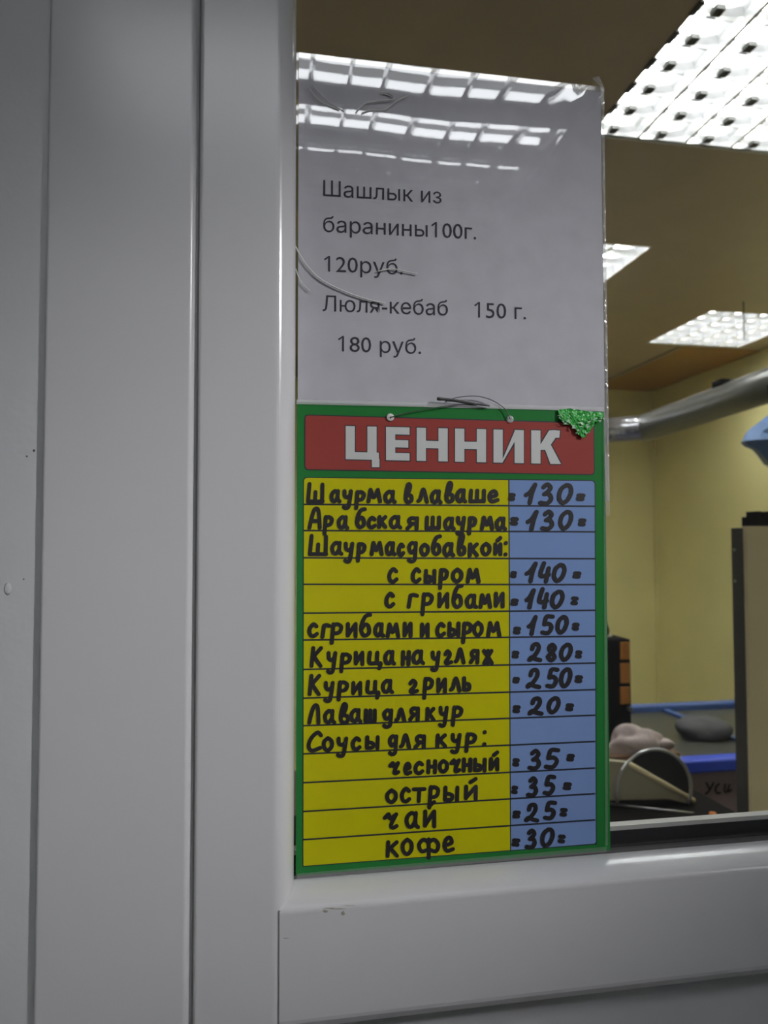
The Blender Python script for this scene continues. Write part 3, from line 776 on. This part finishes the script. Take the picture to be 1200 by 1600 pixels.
# black counter in front
cz = .945
x1 = at(1104, 1262, 1.75).x
ct = thing('black_counter', (x1-.5, 1.68, 0), 'black counter top with a thin pale edge line just behind the window', 'counter')
MB().box(x1-1.2, x1, 1.56, 1.805, cz-.04, cz).build('counter_top', M['dark'], ct, bevel=.006)
MB().box(x1-1.18, x1-.02, 1.58, 1.78, 0, cz-.04).build('counter_base', M['dark'], ct)
MB().tube([atz(935, 1254, cz+.003), atz(1085, 1271, cz+.003)], .003, 8).build('edge_rod', M['steel'], ct, smooth=True)
# cartons, tray, pan and bag at the back of the counter
yb = 1.70
a = at(948, 1181, 1.755); b = at(1062, 1250, 1.755)
crt = MB().box(a.x-.18, b.x, 1.748, 1.80, cz+.0003, a.z).build('brown_carton', M['brown'], bevel=.003)
tag(crt, 'brown carton standing at the back of the black counter under the bag', 'carton')
# round pan on its edge with chrome hoop
yc = 1.735
top = at(1022, 1171, yc); rgt = at(1080, 1240, yc); cxp = at(1022, 1171, yc).x; R = (rgt.x-cxp)
pan = thing('round_pan', (cxp, yc, cz), 'black round pan on edge with a bright chrome hoop around it', 'pan')
cz_ = top.z-R
ring = [(cxp+R*math.cos(k*math.pi/24), yc, cz_+R*math.sin(k*math.pi/24)) for k in range(-8, 33)]
ring = [p for p in ring if p[2] >= cz+.003]
hc = at(1021, 1171, 1.686); hr = at(1080, 1245, 1.686).x-hc.x
MB().tube([(hc.x+hr*math.cos(k*math.pi/24), 1.686, hc.z-hr+hr*math.sin(k*math.pi/24)) for k in range(-5, 27) if hc.z-hr+hr*math.sin(k*math.pi/24) > cz+.004], .0042, 8).build('hoop', M['steel'], pan, smooth=True)
dsk = [(p[0]*.98+cxp*.02, p[2]*.98+cz_*.02) for p in ring]
MB().loft([[(x, yc+.002, max(z, cz+.001)) for x, z in dsk], [(x, yc+.010, max(z, cz+.001)) for x, z in dsk]]).build('pan_body', M['black'], pan)
# beige wedge tray leaning before the pan
yt = 1.70
pts = [(948, 1188), (984, 1192), (1086, 1252), (1072, 1256), (1045, 1249), (948, 1251)]
tw = thing('beige_tray', (at(1000, 1250, yt).x, yt, cz), 'beige wedge shaped tray with sloping rim in front of the black pan', 'tray')
A_ = [at(x, y, yt) for x, y in pts]
for q in A_: q.z = max(q.z, cz+.001)
MB().loft([[(q.x, yt, q.z) for q in A_], [(q.x, yt+.022, q.z) for q in A_]]).build('tray_body', M['tray'], tw, bevel=.002)
MB().tube([at(984, 1194, yt-.003), at(1084, 1251, yt-.003)], .0065, 8).build('tray_rim', M['beige'], tw, smooth=True)
# pale bag
c = at(992, 1160, 1.775)
bg = blob('pale_bag', (c.x, 1.775, a.z+.026), .062, M['bag'], 'crumpled pale pink plastic bag on the brown carton beside the pan', 'bag', 5, (1.15, .5, .62), .34)
c2 = at(1035, 1167, 1.77)
blob('bag_corner', (c2.x, 1.768, a.z+.016), .022, M['bag'], '', '', 8, (1.5, .7, .8), .25, parent=bg)
# orange stopper
c = at(1111, 1278, 1.62)
st = MB().tube([(c.x+.005, 1.62, 0.80), (c.x+.005, 1.62, c.z-.006), (c.x+.005, 1.62, c.z-.004), (c.x+.005, 1.62, c.z+.012)], [.012, .012, .009, .008], 12).build('orange_bottle', M['orange'], smooth=True)
tag(st, 'small orange bottle top peeping up beside the black counter', 'bottle')

# tall narrow grill with amber panes
yq = 1.95
a = at(955, 1000, yq); b = at(986, 1000, yq); z0 = 0; zt2 = at(970, 999, yq).z
cab = thing('heated_cabinet', (a.x-.05, yq+.06, 0), 'narrow dark heated cabinet with three amber panes by the price board edge', 'cabinet')
MB().box(a.x-.16, b.x, yq+.004, yq+.16, 0, zt2).build('cabinet_body', M['dark'], cab, bevel=.004)
for p0, p1 in ((1003, 1031), (1036, 1068), (1073, 1101)):
    q0 = at(970, p1, yq); q1 = at(984, p0, yq)
    MB().box(q0.x, q1.x, yq, yq+.006, q0.z, q1.z).build('amber_pane', M['amber'], cab, bevel=.002)
c = at(985, 1107, yq); MB().tube([(c.x-.004, yq+.004, c.z), (c.x-.004, yq-.012, c.z)], .006, 12).build('knob', M['steel'], cab)
pt = thing('dark_pot', (a.x, yq+.08, zt2), 'dark round pot with a pale rim on top of the heated cabinet', 'pot')
MB().loft([[(a.x-.022+r*math.cos(k*math.pi/12), yq+.08+r*math.sin(k*math.pi/12), zt2+z) for k in range(24)] for r, z in ((.05, .006), (.052, .02), (.045, .045), (.025, .062), (.005, .066))]).build('pot_body', M['dark'], pt, smooth=True)
MB().loft([[(a.x-.022+r*math.cos(k*math.pi/12), yq+.08+r*math.sin(k*math.pi/12), zt2+z) for k in range(24)] for r, z in ((.058, 0), (.060, .003), (.058, .007))]).build('rim_plate', M['steel'], pt, smooth=True)

# exhaust duct
D0, D1, D2 = at(900, 676, 3.0), at(1010, 668, 2.95), at(1230, 592, 2.15)
du = thing('exhaust_duct', D1, 'grey exhaust pipe with a shiny elbow running under the ceiling by the yellow wall', 'pipe')
pth = [Vector((D0.x-.16, D0.y, CEIL)), Vector((D0.x-.16, D0.y, D0.z+.16))] + bez([(D0.x-.15, D0.y, D0.z+.10), (D0.x-.10, D0.y, D0.z+.03), D0, at(960, 672, 3.0), D1], 6)
MB().tube(pth, .056, 20).build('shiny_elbow', M['chrome'], du, smooth=True)
dirn = (D2-D1).normalized()
MB().tube([D1-dirn*.02, D2, D2+dirn*.6], .060, 20).build('grey_pipe', M['duct'], du, smooth=True)
q = D1+(D2-D1)*.62; m = MB().box(q.x-.03, q.x+.03, q.y-.03, q.y+.03, q.z+.045, q.z+.075); m.build('clamp', M['dark'], du, smooth=True)
lp = [at(1143, 606, 2.42), at(1150, 622, 2.42), at(1165, 634, 2.42), at(1186, 634, 2.42)]
MB().tube(bez(lp, 5), .004, 8).build('wire_loop', M['duct'], du, smooth=True)
# blue bag
bx = [(1161, 689), (1172, 671), (1186, 658), (1202, 648), (1232, 652), (1240, 720), (1214, 735), (1196, 718), (1184, 704), (1172, 696)]
yb2 = 2.0; ctr = at(1200, 690, yb2)
m = MB(); ringf = [at(x, y, yb2) for x, y in bx]
rings = []
for s, d in ((.25, -.05), (.7, -.035), (1, 0), (.75, .04), (.3, .055)):
    rings.append([ctr+(p-ctr)*s+Vector((0, d+.008*math.sin(i*2.3), 0)) for i, p in enumerate(ringf)])
m.loft(rings)
o = m.build('blue_bag', M['bluebag']); tag(o, 'pale blue plastic bag with pointed corner at right edge below the pipe', 'bag')
hk = MB().tube([ctr+Vector((.02, 0, .03)), ctr+Vector((.02, .02, .18))], .003, 6).build('hanger', M['dark'], o)
# cord from the ceiling
p = atz(1162, 440, CEIL); k = at(1162, 440, 3.2)
q = at(1163, 532, 3.2); t_ = at(1162, 470, 3.2)
o = MB().tube([(q.x, 3.2, CEIL), (q.x, 3.2, q.z)], .003, 8).build('hanging_cord', M['dark'], smooth=True)
tag(o, 'thin dark cord hanging from the ceiling in front of the farthest light', 'cord')
